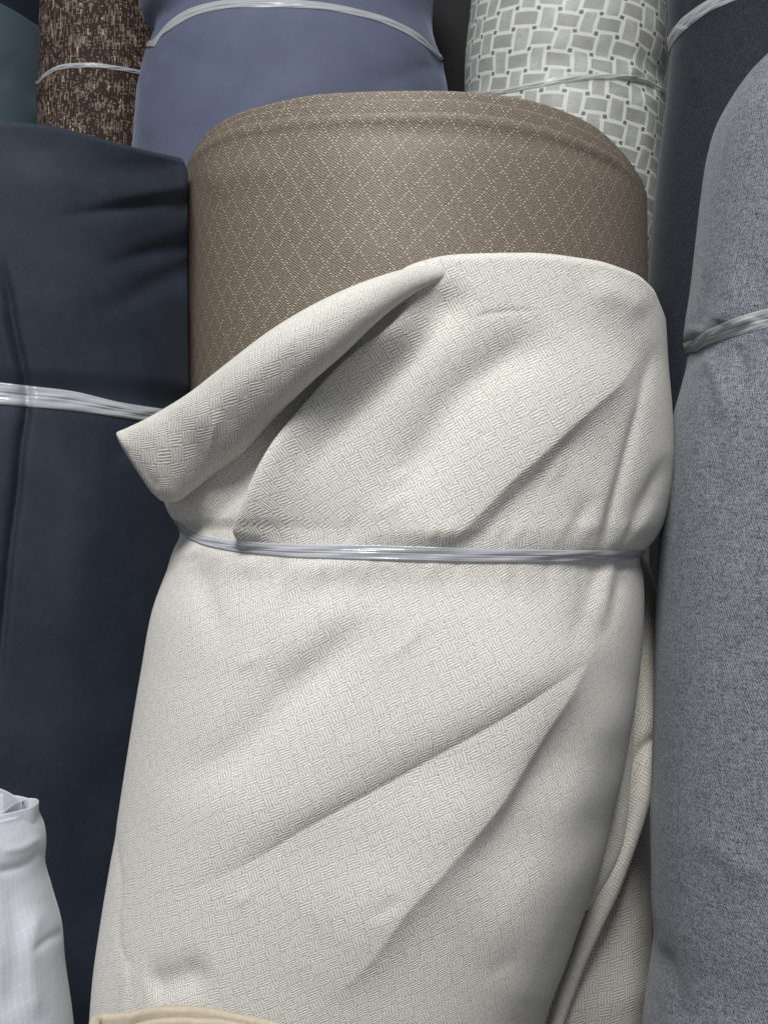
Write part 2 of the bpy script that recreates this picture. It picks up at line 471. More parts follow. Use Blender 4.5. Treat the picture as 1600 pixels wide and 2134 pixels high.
class Roll:
    def __init__(s, d, left, right, top=None, ytop=None, squash=1.0, folds=(), wob=0.0015, wfreq=22, seed=0, pw=2.0, zL=None, zR=None):
        s.zL = smooth_interp(zL) if zL else None
        s.zR = smooth_interp(zR) if zR else None
        s.pw = pw
        s.d, s.sq, s.folds, s.wob, s.wfreq, s.seed = d, squash, folds, wob, wfreq, seed
        s.L, s.R = smooth_interp(left), smooth_interp(right)
        s.top = smooth_interp(top) if top else None
        s.ytop = ytop
    def ring(s, Y):
        py = CY - Y * F / s.d
        l, r = s.L(py), s.R(py)
        return ((l + r) / 2 - CX) * s.d / F, (r - l) / 2 * s.d / F * (0.985 - 0.036 * (s.pw - 2.0))
    def base(s, th, Y):
        xc, r = s.ring(Y)
        rz = r
        if s.zL:      # the tie draws in the sides more than the flat front
            py = CY - Y * F / s.d
            rz = (s.zR(py) - s.zL(py)) / 2 * s.d / F * 0.97
        e = 2.0 / s.pw
        sn, cs = np.sin(th), np.cos(th)
        return xc + r * np.sign(sn) * np.abs(sn) ** e, Y, s.d - rz * s.sq * np.sign(cs) * np.abs(cs) ** e
    def surf(s, th, Y, extra=0.0):
        X, Yy, D = s.base(th, Y)
        px, py = CX + X * F / D, CY - Yy * F / D
        h = wobble(X * 1.0 + th * 0.05, Yy, s.wob, s.wfreq, seed=s.seed)
        if s.folds:
            mask = sstep(np.cos(th), -0.25, 0.1)
            h = h + fold_disp(px, py, s.folds) * mask
        h = h + extra
        return X + np.sin(th) * h, Yy + 0 * th, D - np.cos(th) * h
    def solve(s, th, fy, lo=-0.6, hi=0.9, full=False):
        """Y on column th whose projection meets the curve py = fy(px)"""
        thf = np.where(np.cos(th) < 0, np.sign(np.sin(th) + 1e-9) * math.pi - th, th)
        a = np.full(th.shape, lo); b = np.full(th.shape, hi)
        for _ in range(40):
            m = (a + b) / 2
            X, Y, D = (s.surf if full else s.base)(thf, m)
            g = (CY - Y * F / D) - fy(CX + X * F / D)
            a = np.where(g > 0, m, a); b = np.where(g > 0, b, m)
        return (a + b) / 2
    def ybot(s, th):
        Y = np.full(th.shape, -0.8)
        for _ in range(30):
            X, _y, D = s.base(th, Y)
            Y = (D * SP - CAMH) / CP + 0.002
        return Y
    def build(s, name, mat, parent, nth=200, nrow=300, lip=0.003, inner=0.02, uvrot=0, label=None, uscale=1.0):
        fr = np.linspace(-1, 1, int(nth * 0.8))
        fr = np.sign(fr) * np.abs(fr) ** (s.pw / 2) * math.radians(104)
        bk = np.linspace(math.radians(104), math.radians(256), nth - len(fr) + 2)[1:-1]
        th = np.concatenate([fr, bk])
        yt = s.solve(th, s.top) if s.top else np.full(th.shape, s.ytop)
        if s.top:   # level off the hidden back of the rim smoothly
            pass
        yb = s.ybot(th)
        yv = np.minimum(-1.12 * 1067 / F * s.d, yt - 0.1)
        k1 = np.linspace(0, 1, 16)[:-1, None]
        k2 = np.linspace(0, 1, nrow)[:, None]
        Y = np.concatenate([yb + (yv - yb) * k1, yv + (yt - yv) * k2], 0)
        TH = np.broadcast_to(th, Y.shape)
        X, Yy, D = s.surf(TH, Y)
        # rounded lip then the way down inside
        xc, r = s.ring(Y[-1])
        nx, nz = np.sin(th), np.cos(th)
        rows = [(X, Yy, D)]
        Xt, Yt, Dt = X[-1], Yy[-1], D[-1]
        lx, ly, ld = [], [], []
        prof = [(lip * (1 - math.cos(a)), lip * math.sin(a)) for a in np.linspace(0.2, math.pi, 9)]
        prof = [(x_, y_) for x_, y_ in prof] + [(2 * lip, -inner)]
        for dx, dy in prof:
            lx.append(Xt - nx * dx); ly.append(Yt - 0 + dy); ld.append(Dt + nz * dx)
        # shut the top with a sunk cap
        cxm, cdm = Xt.mean(), Dt.mean()
        for g in (0.6, 0.2, 0.0):
            lx.append(cxm + (Xt - cxm) * g); ly.append(np.full_like(Yt, 0) + Yt * g + Yt.mean() * (1 - g) - inner); ld.append(cdm + (Dt - cdm) * g)
        X = np.concatenate([X, lx], 0); Yy = np.concatenate([Yy, ly], 0); D = np.concatenate([D, ld], 0)
        # uv: arc lengths
        rr = np.median(np.abs(s.ring(np.linspace(-0.3, 0.1, 20))[1]))
        bx, _b, bd = s.base(th, np.full(th.shape, float(min(-0.05, yt.min() - 0.05))))
        arc = np.r_[0, np.cumsum(np.hypot(np.diff(bx), np.diff(bd)))]
        arc = arc - np.interp(0.0, th, arc)
        U = np.broadcast_to(arc * uscale, X.shape)
        seg = np.sqrt(np.diff(Yy, axis=0) ** 2 + np.diff(X, axis=0) ** 2 + np.diff(D, axis=0) ** 2)
        nb = len(Y)
        V = np.concatenate([Y, Y[-1] + np.cumsum(seg[nb - 1:], 0)], 0)
        # nudge so that the cloth follows the slant of the surface
        return grid_mesh(name, to_world(X, Yy, D), np.stack([U, V], -1), mat, parent, True, label)
    def strap(s, upper, lower, mat, parent, lift=0.0018, n=18, nth=260, rough=0.0008, seed=1, label=None, name='binding_strap'):
        th = np.concatenate([np.linspace(-100, 100, nth), np.linspace(100, 260, 60)[1:-1]]) * math.pi / 180
        yu = s.solve(th, smooth_interp(upper), full=True)
        yl = s.solve(th, smooth_interp(lower), full=True)
        r = np.random.RandomState(seed)
        P, UVs = [], []
        k = np.linspace(0, 1, n)
        off = r.normal(0, 1, n); off = np.convolve(off, [0.25, .5, .25], 'same')
        for side in (0, 1):
            ks = k if side == 0 else k[::-1]
            for i, kk in enumerate(ks):
                idx = i if side == 0 else n - 1 - i
                edge = math.sin(math.pi * min(max(kk, 0.0), 1)) ** 0.5
                rip = rough * (off[idx] * 0.8 + 0.5 * np.sin(th * 9 + off[idx] * 1) * np.sin(kk * 9 + th * 4)
                               + 0.5 * np.sin(th * 23 + kk * 9))
                h = lift * (0.25 + 0.75 * edge) + rip * edge if side == 0 else np.full(th.shape, 0.0003)
                Y = yu + (yl - yu) * kk
                X, Yy, D = s.surf(th, Y, h)
                P.append(to_world(X, Yy, D))
                UVs.append(np.stack([th * 0.15, np.full(th.shape, kk * 0.012)], -1))
        P.append(P[0]); UVs.append(UVs[0])
        P = np.array(P).transpose(1, 0, 2); UVs = np.array(UVs).transpose(1, 0, 2)
        P = np.concatenate([P, P[:1]], 0); UVs = np.concatenate([UVs, UVs[-1:] + [0.002, 0]], 0)
        return grid_mesh(name, P, UVs, mat, parent, False, label)

def unproj(px, py, D):
    return (np.asarray(px) - CX) * D / F, (CY - np.asarray(py)) * D / F, D

def strip(name, A, B, depth, thick, mat, parent, folds=(), n=160, m=56, label=None, uvk=1.0, tipflat=None, power=2.0, wob=0.0008, seed=3):
    """closed soft tube of cloth spanning between two edge curves; depth/thick per station"""
    A, B = np.array(A, float), np.array(B, float)
    t0 = np.linspace(0, 1, len(A)); t = np.linspace(0, 1, n)
    fa = [smooth_interp(list(zip(t0, A[:, i])))(t) for i in (0, 1)]
    fb = [smooth_interp(list(zip(t0, B[:, i])))(t) for i in (0, 1)]
    dp = smooth_interp(list(zip(t0, depth)))(t); tk = smooth_interp(list(zip(t0, thick)))(t)
    ax, ay, _ = unproj(fa[0], fa[1], dp); bx, by, _ = unproj(fb[0], fb[1], dp)
    ph = np.linspace(0, TAU, m, endpoint=False)
    c, s_ = np.cos(ph), np.sin(ph)
    cc = np.sign(c) * np.abs(c) ** (2 / power); ss = np.sign(s_) * np.abs(s_) ** (2 / power)
    k = 0.5 - 0.5 * cc[None, :]
    X = ax[:, None] * (1 - k) + bx[:, None] * k
    Y = ay[:, None] * (1 - k) + by[:, None] * k
    D = dp[:, None] - tk[:, None] * ss[None, :]
    px, py = CX + X * F / D, CY - Y * F / D
    front = np.clip(ss, 0, 1)[None, :]
    h = wobble(X, Y, wob, 60, seed=seed)
    if folds: h = h + fold_disp(px, py, folds)
    D = D - h * front
    # close both ends
    def cap(i, g): return (X[i].mean() + (X[i] - X[i].mean()) * g, Y[i].mean() + (Y[i] - Y[i].mean()) * g, D[i].mean() + (D[i] - D[i].mean()) * g)
    r0 = [cap(0, g) for g in (0.0, 0.5, 0.93)]; r1 = [cap(-1, g) for g in (0.93, 0.5, 0.0)]
    X = np.concatenate([[a[0] for a in r0], X, [a[0] for a in r1]]); 
    Y = np.concatenate([[a[1] for a in r0], Y, [a[1] for a in r1]])
    D = np.concatenate([[a[2] for a in r0], D, [a[2] for a in r1]])
    cl = np.sqrt(np.diff((ax + bx) / 2) ** 2 + np.diff((ay + by) / 2) ** 2)
    lv = np.r_[0, np.cumsum(cl)]; lv = np.r_[lv[0] - .01, lv[0] - 0.006, lv[0] - .001, lv, lv[-1] + .001, lv[-1] + .006, lv[-1] + .01]
    wd = np.sqrt((ax - bx) ** 2 + (ay - by) ** 2).max() / 2
    U = np.broadcast_to(ph * wd * 1.15 * uvk, X.shape); V = np.broadcast_to(lv[:, None], X.shape)
    return grid_mesh(name, to_world(X, Y, D), np.stack([U, V], -1), mat, parent, True, label)

def wall_sheet(name, pts, Yt, Yb, th, mat, parent, wave=0.0, n=160, label=None, seed=5, closed=False):
    """standing sheet of cloth with a rounded upper edge; pts are (X, D) plan points"""
    p = np.array(pts, float)
    d = np.r_[0, np.cumsum(np.hypot(*np.diff(p, axis=0).T))]
    t = np.linspace(0, d[-1], n)
    x, z = smooth_interp(list(zip(d, p[:, 0])))(t), smooth_interp(list(zip(d, p[:, 1])))(t)
    ker = np.hanning(9); ker /= ker.sum()
    for a in (x, z):
        a[4:-4] = np.convolve(a, ker, 'same')[4:-4]
    tx, tz = np.gradient(x), np.gradient(z); L = np.hypot(tx, tz) + 1e-9
    nx, nz = tz / L, -tx / L
    yt = Yt + wobble(t, t * 0, wave, 60, seed=seed)
    prof = [(th / 2, Yb, 1), (th / 2, 0.5, .5)] + [(th / 2, -g, 0) for g in (0.06, 0.03, 0.012, 0.004)]
    prof += [(th / 2 * math.cos(a), th / 2 * math.sin(a), 0) for a in np.linspace(0, math.pi, 9)]
    prof += [(-th / 2, -g, 0) for g in (0.004, 0.012, 0.03, 0.06)] + [(-th / 2, 0.5, .5), (-th / 2, Yb, 1)]
    X, Y, D, V = [], [], [], []
    acc = 0
    for i, (o, y, k) in enumerate(prof):
        X.append(x + nx * o); D.append(z + nz * o)
        Y.append(np.full(n, Yb) if k == 1 else (yt * 0.5 + Yb * 0.5 if k == .5 else yt + y))
        acc = (y if k == 0 else -0.3) if i < 10 else (0.01 - y)
        V.append(np.full(n, acc))
    X, Y, D, V = map(np.array, (X, Y, D, V))
    return grid_mesh(name, to_world(X, Y, D), np.stack([np.broadcast_to(t, X.shape), V], -1), mat, parent, False, label)

# ------------------------------------------------------------------ setting
def quad(name, pts, mat, uvs):
    me = bpy.data.meshes.new(name)
    me.from_pydata(pts, [], [tuple(range(len(pts)))])
    ul = me.uv_layers.new(name='UVMap')
    for i, uv in enumerate(uvs): ul.data[i].uv = uv
    me.materials.append(mat)
    o = bpy.data.objects.new(name, me)
    SC.collection.objects.link(o); o['kind'] = 'structure'
    return o
quad('floor', [(-4, -3, 0), (4, -3, 0), (4, 3.0, 0), (-4, 3.0, 0)], MAT['floor'], [(-4, -3), (4, -3), (4, 3), (-4, 3)])
quad('wall', [(-4, 2.996, 0), (4, 2.996, 0), (4, 2.996, 3), (-4, 2.996, 3)], MAT['wall'], [(-4, 0), (4, 0), (4, 3), (-4, 3)])

def edges(l, r):
    return [(y, x) for y, x in l], [(y, x) for y, x in r]

# ------------------------------------------------------------------ back row
def simple(label, X, d, left, right, mat, **k):
    t = thing(label, X, d)
    b = k.pop('build', {})
    R = Roll(d, left, right, **k)
    R.build('outer_layer', mat, t, **b)
    return t, R

# slate blue velvet, strap near the top of the picture
t, R = simple('slate blue velvet roll tied with a white strap, behind the taupe diamond roll', -0.118, 1.6,
    [(-600, 300), (-100, 292), (0, 288), (50, 302), (85, 324), (110, 314), (150, 299), (200, 290), (260, 284), (330, 278), (700, 270), (2600, 280)],
    [(-600, 915), (-100, 912), (0, 906), (60, 902), (110, 912), (140, 924), (190, 934), (300, 940), (2600, 930)],
    MAT['blue'], ytop=0.80, seed=2, wob=0.0022, wfreq=14,
    folds=[([(330, 95), (420, 130), (560, 150)], -4, 24, 24, 8, .1, .8), ([(360, 20), (350, 0), (345, -60)], 5, 20, 20, 6, .1, .4),
           ([(915, 120), (860, 150), (790, 165), (720, 165)], -5, 20, 26, 8, .05, .8), ([(900, 130), (890, 180), (880, 240)], -4, 16, 20, 6, .1, .5),
           ([(300, 150), (310, 220), (300, 300)], 4, 30, 20, 8, .2, .3),
           ([(470, 300), (560, 215), (660, 190), (800, 190)], 5, 40, 40, 15, .3, .5)], build=dict(nth=260, nrow=300))
R.strap([(318, 84), (330, 70), (350, 47), (385, 22), (440, 4), (520, -3), (620, -1), (740, 17), (830, 46), (880, 76), (912, 112)],
        [(322, 98), (334, 78), (352, 64), (385, 42), (440, 23), (520, 15), (620, 16), (740, 32), (830, 62), (880, 92), (914, 124)], MAT['strap_w'], t, lift=0.002, rough=0.0008)

# brown chenille with gold flecks
t, R = simple('dark brown and gold flecked chenille roll tied with a narrow white strap', -0.397, 1.75,
    [(-600, 92), (0, 86), (100, 83), (155, 83), (200, 79), (300, 80), (2600, 80)],
    [(-600, 340), (0, 338), (155, 338), (300, 330), (2600, 330)],
    MAT['chen'], ytop=0.85, seed=4, wob=0.001, build=dict(nth=160, nrow=160))
R.strap([(80, 168), (90, 156), (105, 144), (140, 132), (190, 130), (240, 136), (300, 148), (340, 160)],
        [(80, 176), (90, 166), (105, 154), (140, 143), (190, 141), (240, 146), (300, 158), (340, 170)], MAT['strap_w'], t, lift=0.002)

# grey teal roll, far left
simple('grey teal velvet roll with a slanting top, left of the chenille roll', -0.65, 1.93,
    [(-600, -240), (2600, -240)], [(-600, 105), (2600, 105)],
    MAT['teal'], top=[(-260, -90), (-120, -45), (0, 8), (40, 30), (82, 58), (110, 75)], seed=6, wob=0.003, wfreq=12,
    folds=[([(0, 170), (40, 210), (80, 262)], 4, 16, 10, 3, .2, .2), ([(0, 120), (40, 160), (85, 215)], -4, 16, 12, 4, .2, .2)],
    build=dict(nth=120, nrow=160, lip=0.004))
simple('blue black roll standing behind the grey teal roll in the top left corner', -0.70, 2.30,
    [(-700, -250), (2600, -250)], [(-700, 190), (2600, 190)],
    MAT['black'], ytop=1.1, seed=8, build=dict(nth=80, nrow=60))

# charcoal roll in the gap
simple('plain charcoal roll showing in the gap between the blue velvet and lattice rolls', 0.11, 1.92,
    [(-700, 830), (2600, 830)], [(-700, 1075), (2600, 1075)],
    MAT['char'], ytop=1.0, seed=9, build=dict(nth=80, nrow=80))

# silver lattice jacquard
t, R = simple('silver grey roll with a white rope lattice pattern, tied with a clear strap', 0.227, 1.55,
    [(-600, 985), (0, 979), (60, 973), (120, 967), (180, 966), (200, 968), (260, 962), (2600, 970)],
    [(-600, 1396), (0, 1393), (100, 1393), (160, 1384), (186, 1377), (215, 1383), (260, 1386), (375, 1383), (500, 1372), (600, 1358), (700, 1350), (2600, 1350)],
    MAT['lattice'], ytop=0.78, seed=11, wob=0.0018, wfreq=20,
    folds=[([(1375, 186), (1320, 176), (1240, 172), (1120, 186)], -5, 14, 14, 4, .05, .4), ([(1310, 170), (1320, 110), (1312, 40)], 5, 20, 14, 4, .1, .4),
           ([(1330, 195), (1345, 260), (1338, 360)], 4, 14, 12, 4, .1, .5), ([(1060, 200), (1120, 120), (1200, 60)], 3, 24, 24, 8, .3, .4)],
    build=dict(nth=240, nrow=300))
R.strap([(960, 190), (1040, 186), (1100, 172), (1180, 157), (1250, 153), (1310, 155), (1350, 165), (1378, 182)],
        [(960, 200), (1040, 196), (1100, 186), (1180, 172), (1250, 165), (1310, 167), (1350, 176), (1378, 192)], MAT['strap_c'], t, lift=0.0025, rough=0.0012)

# dark slate linen roll, right
t, R = simple('dark slate roll between the lattice roll and the grey linen roll, strap near its top', 0.404, 1.35,
    [(-600, 1398), (0, 1394), (60, 1396), (95, 1399), (130, 1396), (200, 1389), (300, 1376), (600, 1350), (1100, 1338), (2600, 1340)],
    [(-600, 1775), (2600, 1760)],
    MAT['dlinen'], ytop=0.70, seed=12, wob=0.002,
    folds=[([(1410, 90), (1440, 140), (1455, 220)], 4, 16, 16, 5, .1, .5), ([(1420, 60), (1425, 20), (1420, -40)], -3, 12, 12, 4, .1, .4)],
    build=dict(nth=160, nrow=220))
R.strap([(1392, 95), (1397, 72), (1410, 50), (1440, 22), (1470, 2), (1510, -18), (1600, -40), (1700, -30), (1770, 10)],
        [(1392, 112), (1402, 92), (1420, 70), (1450, 44), (1480, 24), (1510, 10), (1600, -12), (1700, 0), (1770, 40)], MAT['strap_w'], t, lift=0.002, rough=0.0008)

# ------------------------------------------------------------------ navy velvet roll, left
navy_folds = [
    ([(120, 300), (105, 450), (110, 620), (130, 760)], 8, 120, 90, 40, .2, .3),
    ([(400, 412), (330, 420), (250, 432), (160, 445), (90, 455)], -7, 16, 10, 3, .0, .7),
    ([(400, 395), (330, 400), (250, 408), (170, 415)], 3, 12, 24, 5, .1, .6),
    ([(400, 505), (330, 522), (260, 540), (190, 570)], -6, 18, 14, 5, .0, .7),
    ([(400, 560), (330, 590), (250, 632), (150, 645)], -5, 22, 22, 8, .0, .6),
    ([(400, 330), (300, 350), (180, 350), (100, 340)], -4, 24, 24, 8, .0, .6),
    ([(0, 520), (18, 610), (34, 700), (50, 770), (58, 822), (58, 850), (48, 920), (40, 1010), (22, 1150), (8, 1300), (-10, 1500)], -13, 5, 12, 2, .12, .25),
    ([(-8, 620), (10, 700), (30, 780), (42, 822)], 4, 10, 8, 3, .2, .2),
    ([(200, 900), (170, 1010), (160, 1180), (180, 1400)], 5, 60, 50, 20, .3, .4),
    ([(250, 1500), (200, 1700), (170, 1900), (160, 2134)], -5, 50, 60, 20, .3, .3),
    ([(340, 880), (280, 930), (200, 960)], -4, 20, 26, 8, .05, .5),
]
t, R = simple('large dark navy velvet roll at the left, tied with a wide clear strap', -0.325, 1.10,
    [(-200, -330), (800, -318), (850, -305), (900, -318), (1500, -360), (2600, -400)],
    [(-200, 398), (400, 400), (800, 402), (850, 392), (900, 398), (1500, 392), (2134, 380), (2600, 380)],
    MAT['navy'], top=[(-330, 300), (-200, 278), (0, 261), (60, 264), (120, 271), (200, 292), (300, 317), (400, 341), (430, 352)],
    folds=navy_folds, seed=14, wob=0.004, wfreq=13, build=dict(nth=420, nrow=520, lip=0.005))
R.strap([(-340, 800), (-100, 790), (0, 797), (60, 804), (150, 815), (250, 838), (340, 852), (420, 862)],
        [(-340, 845), (-100, 838), (0, 843), (60, 848), (150, 856), (230, 867), (310, 878), (420, 884)], MAT['strap'], t, lift=0.0026, rough=0.0008, n=26)

# ------------------------------------------------------------------ taupe diamond roll
t = thing('taupe roll with a diamond grid of pale flecks, behind the cream roll', 0.03, 1.2)
Lb = [(-200, 396), (300, 393), (400, 389), (600, 386), (850, 383), (2600, 360)]
Rb = [(-200, 1338), (300, 1340), (400, 1343), (600, 1346), (850, 1348), (2600, 1360)]
front = [(380, 372), (390, 348), (400, 330), (430, 300), (480, 274), (560, 256), (700, 242), (865, 237), (1000, 243), (1100, 260), (1200, 290), (1270, 322), (1310, 352), (1335, 385), (1350, 410)]
mid = [(380, 362), (394, 335), (410, 314), (440, 286), (500, 252), (580, 232), (700, 217), (820, 210), (900, 210), (1000, 217), (1100, 235), (1190, 264), (1260, 300), (1305, 340), (1335, 378), (1350, 400)]
back = [(380, 356), (396, 328), (412, 306), (440, 275), (500, 240), (560, 222), (640, 205), (760, 196), (900, 194), (1000, 199), (1100, 213), (1180, 238), (1250, 276), (1300, 326), (1330, 366), (1350, 395)]
tf = [([(1340, 375), (1200, 318), (1050, 288), (865, 278), (700, 285), (560, 300)], -2.2, 16, 16, 5, .1, .4),
      ([(420, 400), (520, 355), (640, 350)], 3, 30, 30, 10, .2, .5), ([(760, 260), (770, 420), (740, 600)], 3, 110, 110, 40, .3, .3)]
for i, (tr, nm, dr) in enumerate(((front, 'outer_layer', 0), (mid, 'inner_layer', 7), (back, 'inner_layer', 14))):
    R = Roll(1.2, [(y, x + dr * 0.45) for y, x in Lb], [(y, x - dr * 0.45) for y, x in Rb], top=tr, seed=15, wob=0.0008 if i else 0.0012, folds=tf if i == 0 else ())
    R.sq = 1.0 - 0.035 * i
    R.folds = list(R.folds) + [([(a, b + 7) for a, b in tr[1:-1]], 2.6, 6, 5, 2, 0.06, 0.06)]
    R.build(nm, MAT['brown'], t, nth=360 if i == 0 else 300, nrow=260 if i == 0 else 120, lip=0.0030, inner=0.03)

# ------------------------------------------------------------------ grey linen roll, right
t = thing('grey linen weave roll at the right edge, tied with a pale flat strap', 0.27, 0.74)
lf = [([(1500, 820), (1490, 950), (1520, 1100)], -2, 26, 30, 10, .3, .4), ([(1600, 1250), (1540, 1350), (1460, 1420)], -2, 30, 30, 12, .4, .4),
      ([(1450, 1700), (1520, 1790), (1600, 1830)], 2.5, 26, 26, 10, .4, .2), ([(1420, 2134), (1400, 2030), (1372, 1960)], -3, 16, 16, 5, .1, .3),
      ([(1440, 735), (1500, 708), (1600, 665), (1700, 640)], -4, 16, 16, 6, 0, .1),
      ([(1470, 735), (1500, 800), (1520, 900)], 3, 12, 12, 4, .1, .6), ([(1530, 715), (1545, 770), (1550, 850)], -3, 14, 14, 4, .1, .6),
      ([(1452, 690), (1470, 620), (1480, 540)], -3, 12, 14, 4, .1, .6), ([(1500, 680), (1520, 610), (1540, 500)], 3, 16, 14, 5, .1, .6),
      ([(1570, 675), (1580, 600), (1585, 500)], -3, 16, 14, 5, .1, .6),
      ([(1600, 128), (1560, 168), (1520, 222), (1498, 290), (1482, 400)], -1.8, 5, 9, 2, .0, .3)]
R = Roll(0.74, [(-200, 1740), (40, 1735), (58, 1700), (80, 1648), (106, 1600), (141, 1560), (189, 1525), (234, 1500), (300, 1480), (400, 1465), (500, 1454), (600, 1443), (660, 1434), (690, 1431), (728, 1438), (750, 1437), (790, 1428), (850, 1412), (920, 1400), (1000, 1392), (1150, 1382), (1300, 1376), (1500, 1371), (1630, 1367), (1720, 1363), (1890, 1363), (1980, 1367), (2070, 1356), (2134, 1347), (2600, 1330)],
         [(-200, 1760), (40, 1770), (60, 1810), (106, 1890), (200, 1960), (400, 2000), (690, 2020), (728, 2005), (780, 2020), (2600, 2040)],
         ytop=0.285,
         folds=lf, seed=16, wob=0.002, wfreq=16, pw=2.3)
R.build('outer_layer', MAT['linen'], t, nth=380, nrow=460, lip=0.003)
R.strap([(1425, 742), (1438, 718), (1469, 692), (1512, 671), (1600, 642), (1750, 615), (2020, 640)],
        [(1425, 775), (1440, 746), (1469, 722), (1512, 706), (1556, 693), (1600, 681), (1750, 654), (2020, 684)], MAT['strap_w'], t, lift=0.0012, rough=0.0004, n=22)

# ------------------------------------------------------------------ cream basket weave roll
t = thing('cream basket weave roll in front, its top corner folded over and its waist tied', -0.02, 0.80)
cf = [
  # lifted ridge that drops sharply to the left under the flap
  ([(905, 595), (875, 623), (812, 692), (750, 741), (687, 797), (631, 861), (587, 922), (556, 989), (533, 1060), (519, 1115), (512, 1160)], 20, 66, 14, 5, .22, 0, 'a'),
  ([(760, 725), (620, 845), (520, 945), (455, 1030), (430, 1110)], -10, 42, 60, 15, .3, .25, 'a'),
  ([(985, 585), (925, 650), (855, 742), (790, 800), (720, 868), (650, 960), (610, 1040)], -7, 34, 48, 14, .15, .4),
  ([(1180, 688), (1043, 756), (965, 818), (906, 900), (850, 990), (800, 1080)], -7.5, 46, 44, 18, .25, .3),
  ([(1338, 720), (1290, 786), (1228, 842), (1166, 903), (1123, 944), (1058, 1002), (1012, 1052), (955, 1110), (915, 1160)], 8.5, 44, 80, 3, .25, 0, 'ar'),
  ([(1245, 860), (1190, 920), (1140, 980), (1080, 1035), (1010, 1110), (960, 1165)], -3, 50, 16, 12, .25, 0, 'a'),
  ([(1367, 700), (1337, 798), (1318, 876), (1296, 968), (1278, 1046), (1262, 1130), (1256, 1165)], -5, 13, 24, 4, .25, 0, 'a'),
  ([(1352, 740), (1322, 830), (1300, 900), (1280, 980), (1255, 1060), (1235, 1140), (1228, 1165)], 3, 16, 22, 5, .3, 0, 'a'),
  ([(1388, 940), (1360, 1010), (1325, 1077), (1306, 1140), (1302, 1165)], -3.5, 16, 14, 4, .3, 0, 'a'),
  ([(1240, 1020), (1215, 1065), (1190, 1125), (1180, 1165)], -2.5, 14, 18, 6, .4, 0, 'a'),
  ([(970, 668), (1000, 657), (1040, 650), (1090, 647), (1145, 652)], -0.9, 5, 9, 1.6, .35, .6),
  ([(985, 575), (940, 580), (880, 592), (830, 612), (770, 650)], 4, 30, 34, 14, .6, .3),
  ([(1200, 600), (1290, 620), (1350, 660)], 3, 30, 30, 12, .4, .3),
  ([(380, 1098), (430, 1075), (480, 1030), (540, 960)], -4, 30, 30, 10, .1, .5),
  # neck under the strap
  ([(370, 1102), (450, 1131), (600, 1147), (800, 1152), (1000, 1158), (1200, 1160), (1335, 1155)][::-1], -0.4, 12, 12, 5, 0, 0),
  # below the strap
  ([(1262, 1345), (1205, 1385), (1150, 1420), (1080, 1470), (1000, 1522), (920, 1568), (830, 1620), (700, 1692), (620, 1737), (540, 1787), (450, 1832), (380, 1862), (290, 1895)], 10.5, 42, 84, 3, .22, .45, 's'),
  ([(1262, 1300), (1235, 1352), (1195, 1412), (1142, 1500), (1094, 1579), (1041, 1666), (962, 1762), (910, 1824), (844, 1894), (796, 1964), (757, 2016), (700, 2069), (640, 2134)], 10, 58, 90, 3, .18, .3, 'r'),
  ([(1300, 1400), (1262, 1500), (1215, 1620), (1150, 1760), (1080, 1890), (1000, 2040)], 5, 60, 55, 20, .2, .2),
  ([(1210, 1440), (1160, 1520), (1110, 1610), (1060, 1700), (1000, 1790), (950, 1850)], -4, 60, 22, 14, .3, .4),
  ([(1252, 1120), (1246, 1180), (1232, 1240), (1205, 1310), (1150, 1380)], -3.5, 18, 22, 6, 0, .7, 'b'),
  ([(1302, 1120), (1298, 1180), (1290, 1230), (1272, 1300), (1225, 1370)], -3.5, 14, 18, 5, 0, .7, 'b'),
  ([(1275, 1120), (1272, 1190), (1262, 1260), (1240, 1340)], 2.5, 14, 14, 5, 0, .6, 'b'),
  ([(820, 1265), (740, 1325), (684, 1375), (606, 1440), (548, 1505), (500, 1560), (400, 1620), (320, 1670)], -6, 44, 40, 16, .3, .4),
  ([(760, 1210), (660, 1300), (560, 1420)], 3, 50, 50, 20, .4, .4),
  ([(392, 1150), (425, 1230), (448, 1300), (460, 1380)], -2.5, 26, 30, 10, .1, .5),
  ([(760, 1120), (700, 1168), (610, 1215), (520, 1290)], 2.5, 34, 40, 14, 0, .5, 'b'),
  ([(236, 1690), (246, 1780), (252, 1852), (246, 1930), (262, 1998), (300, 2030)], -1.2, 5, 7, 2, .3, .3),
  ([(450, 2010), (380, 2040), (300, 2060)], -5, 40, 34, 12, .4, .2),
  ([(262, 2000), (262, 2060), (262, 2134)], 1.5, 6, 12, 2, .3, .2),
  ([(1240, 1700), (1180, 1840), (1120, 1960), (1060, 2134)], 4, 40, 60, 18, .3, .2),
]
_r = np.random.RandomState(5)
for _x in list(range(420, 1320, 42)):
    _x += _r.uniform(-14, 14)
    for _side in ('a', 'b'):
        _y0, _dy = (1162, -1) if _side == 'a' else (1130, 1)
        _l = _r.uniform(70, 150); _sl = (_x - 850) / 900 + _r.uniform(-.15, .15)
        if _side == 'a': _sl = -abs(_sl) if _x < 700 else _sl * 0.5 + 0.35
        else: _sl = _sl * 0.6 - 0.15
        cf.append(([(_x, _y0), (_x + _sl * _l * .5, _y0 + _dy * _l * .5), (_x + _sl * _l, _y0 + _dy * _l)], _r.uniform(-1.6, 1.6), 9, 11, 4, 0, .6, _side))
for _k in range(16):    # faint slack creases following the pull of the cloth
    _x, _y = _r.uniform(350, 1200), _r.choice([_r.uniform(700, 1050), _r.uniform(1250, 2050)])
    _l = _r.uniform(60, 190); _a = math.radians(_r.uniform(118, 150))
    _c, _s = math.cos(_a), math.sin(_a)
    cf.append(([(_x, _y), (_x + _c * _l * .5 + 5, _y + _s * _l * .5 + 4), (_x + _c * _l, _y + _s * _l)], _r.uniform(-1.5, 1.5), 10, 15, 4, .4, .5))
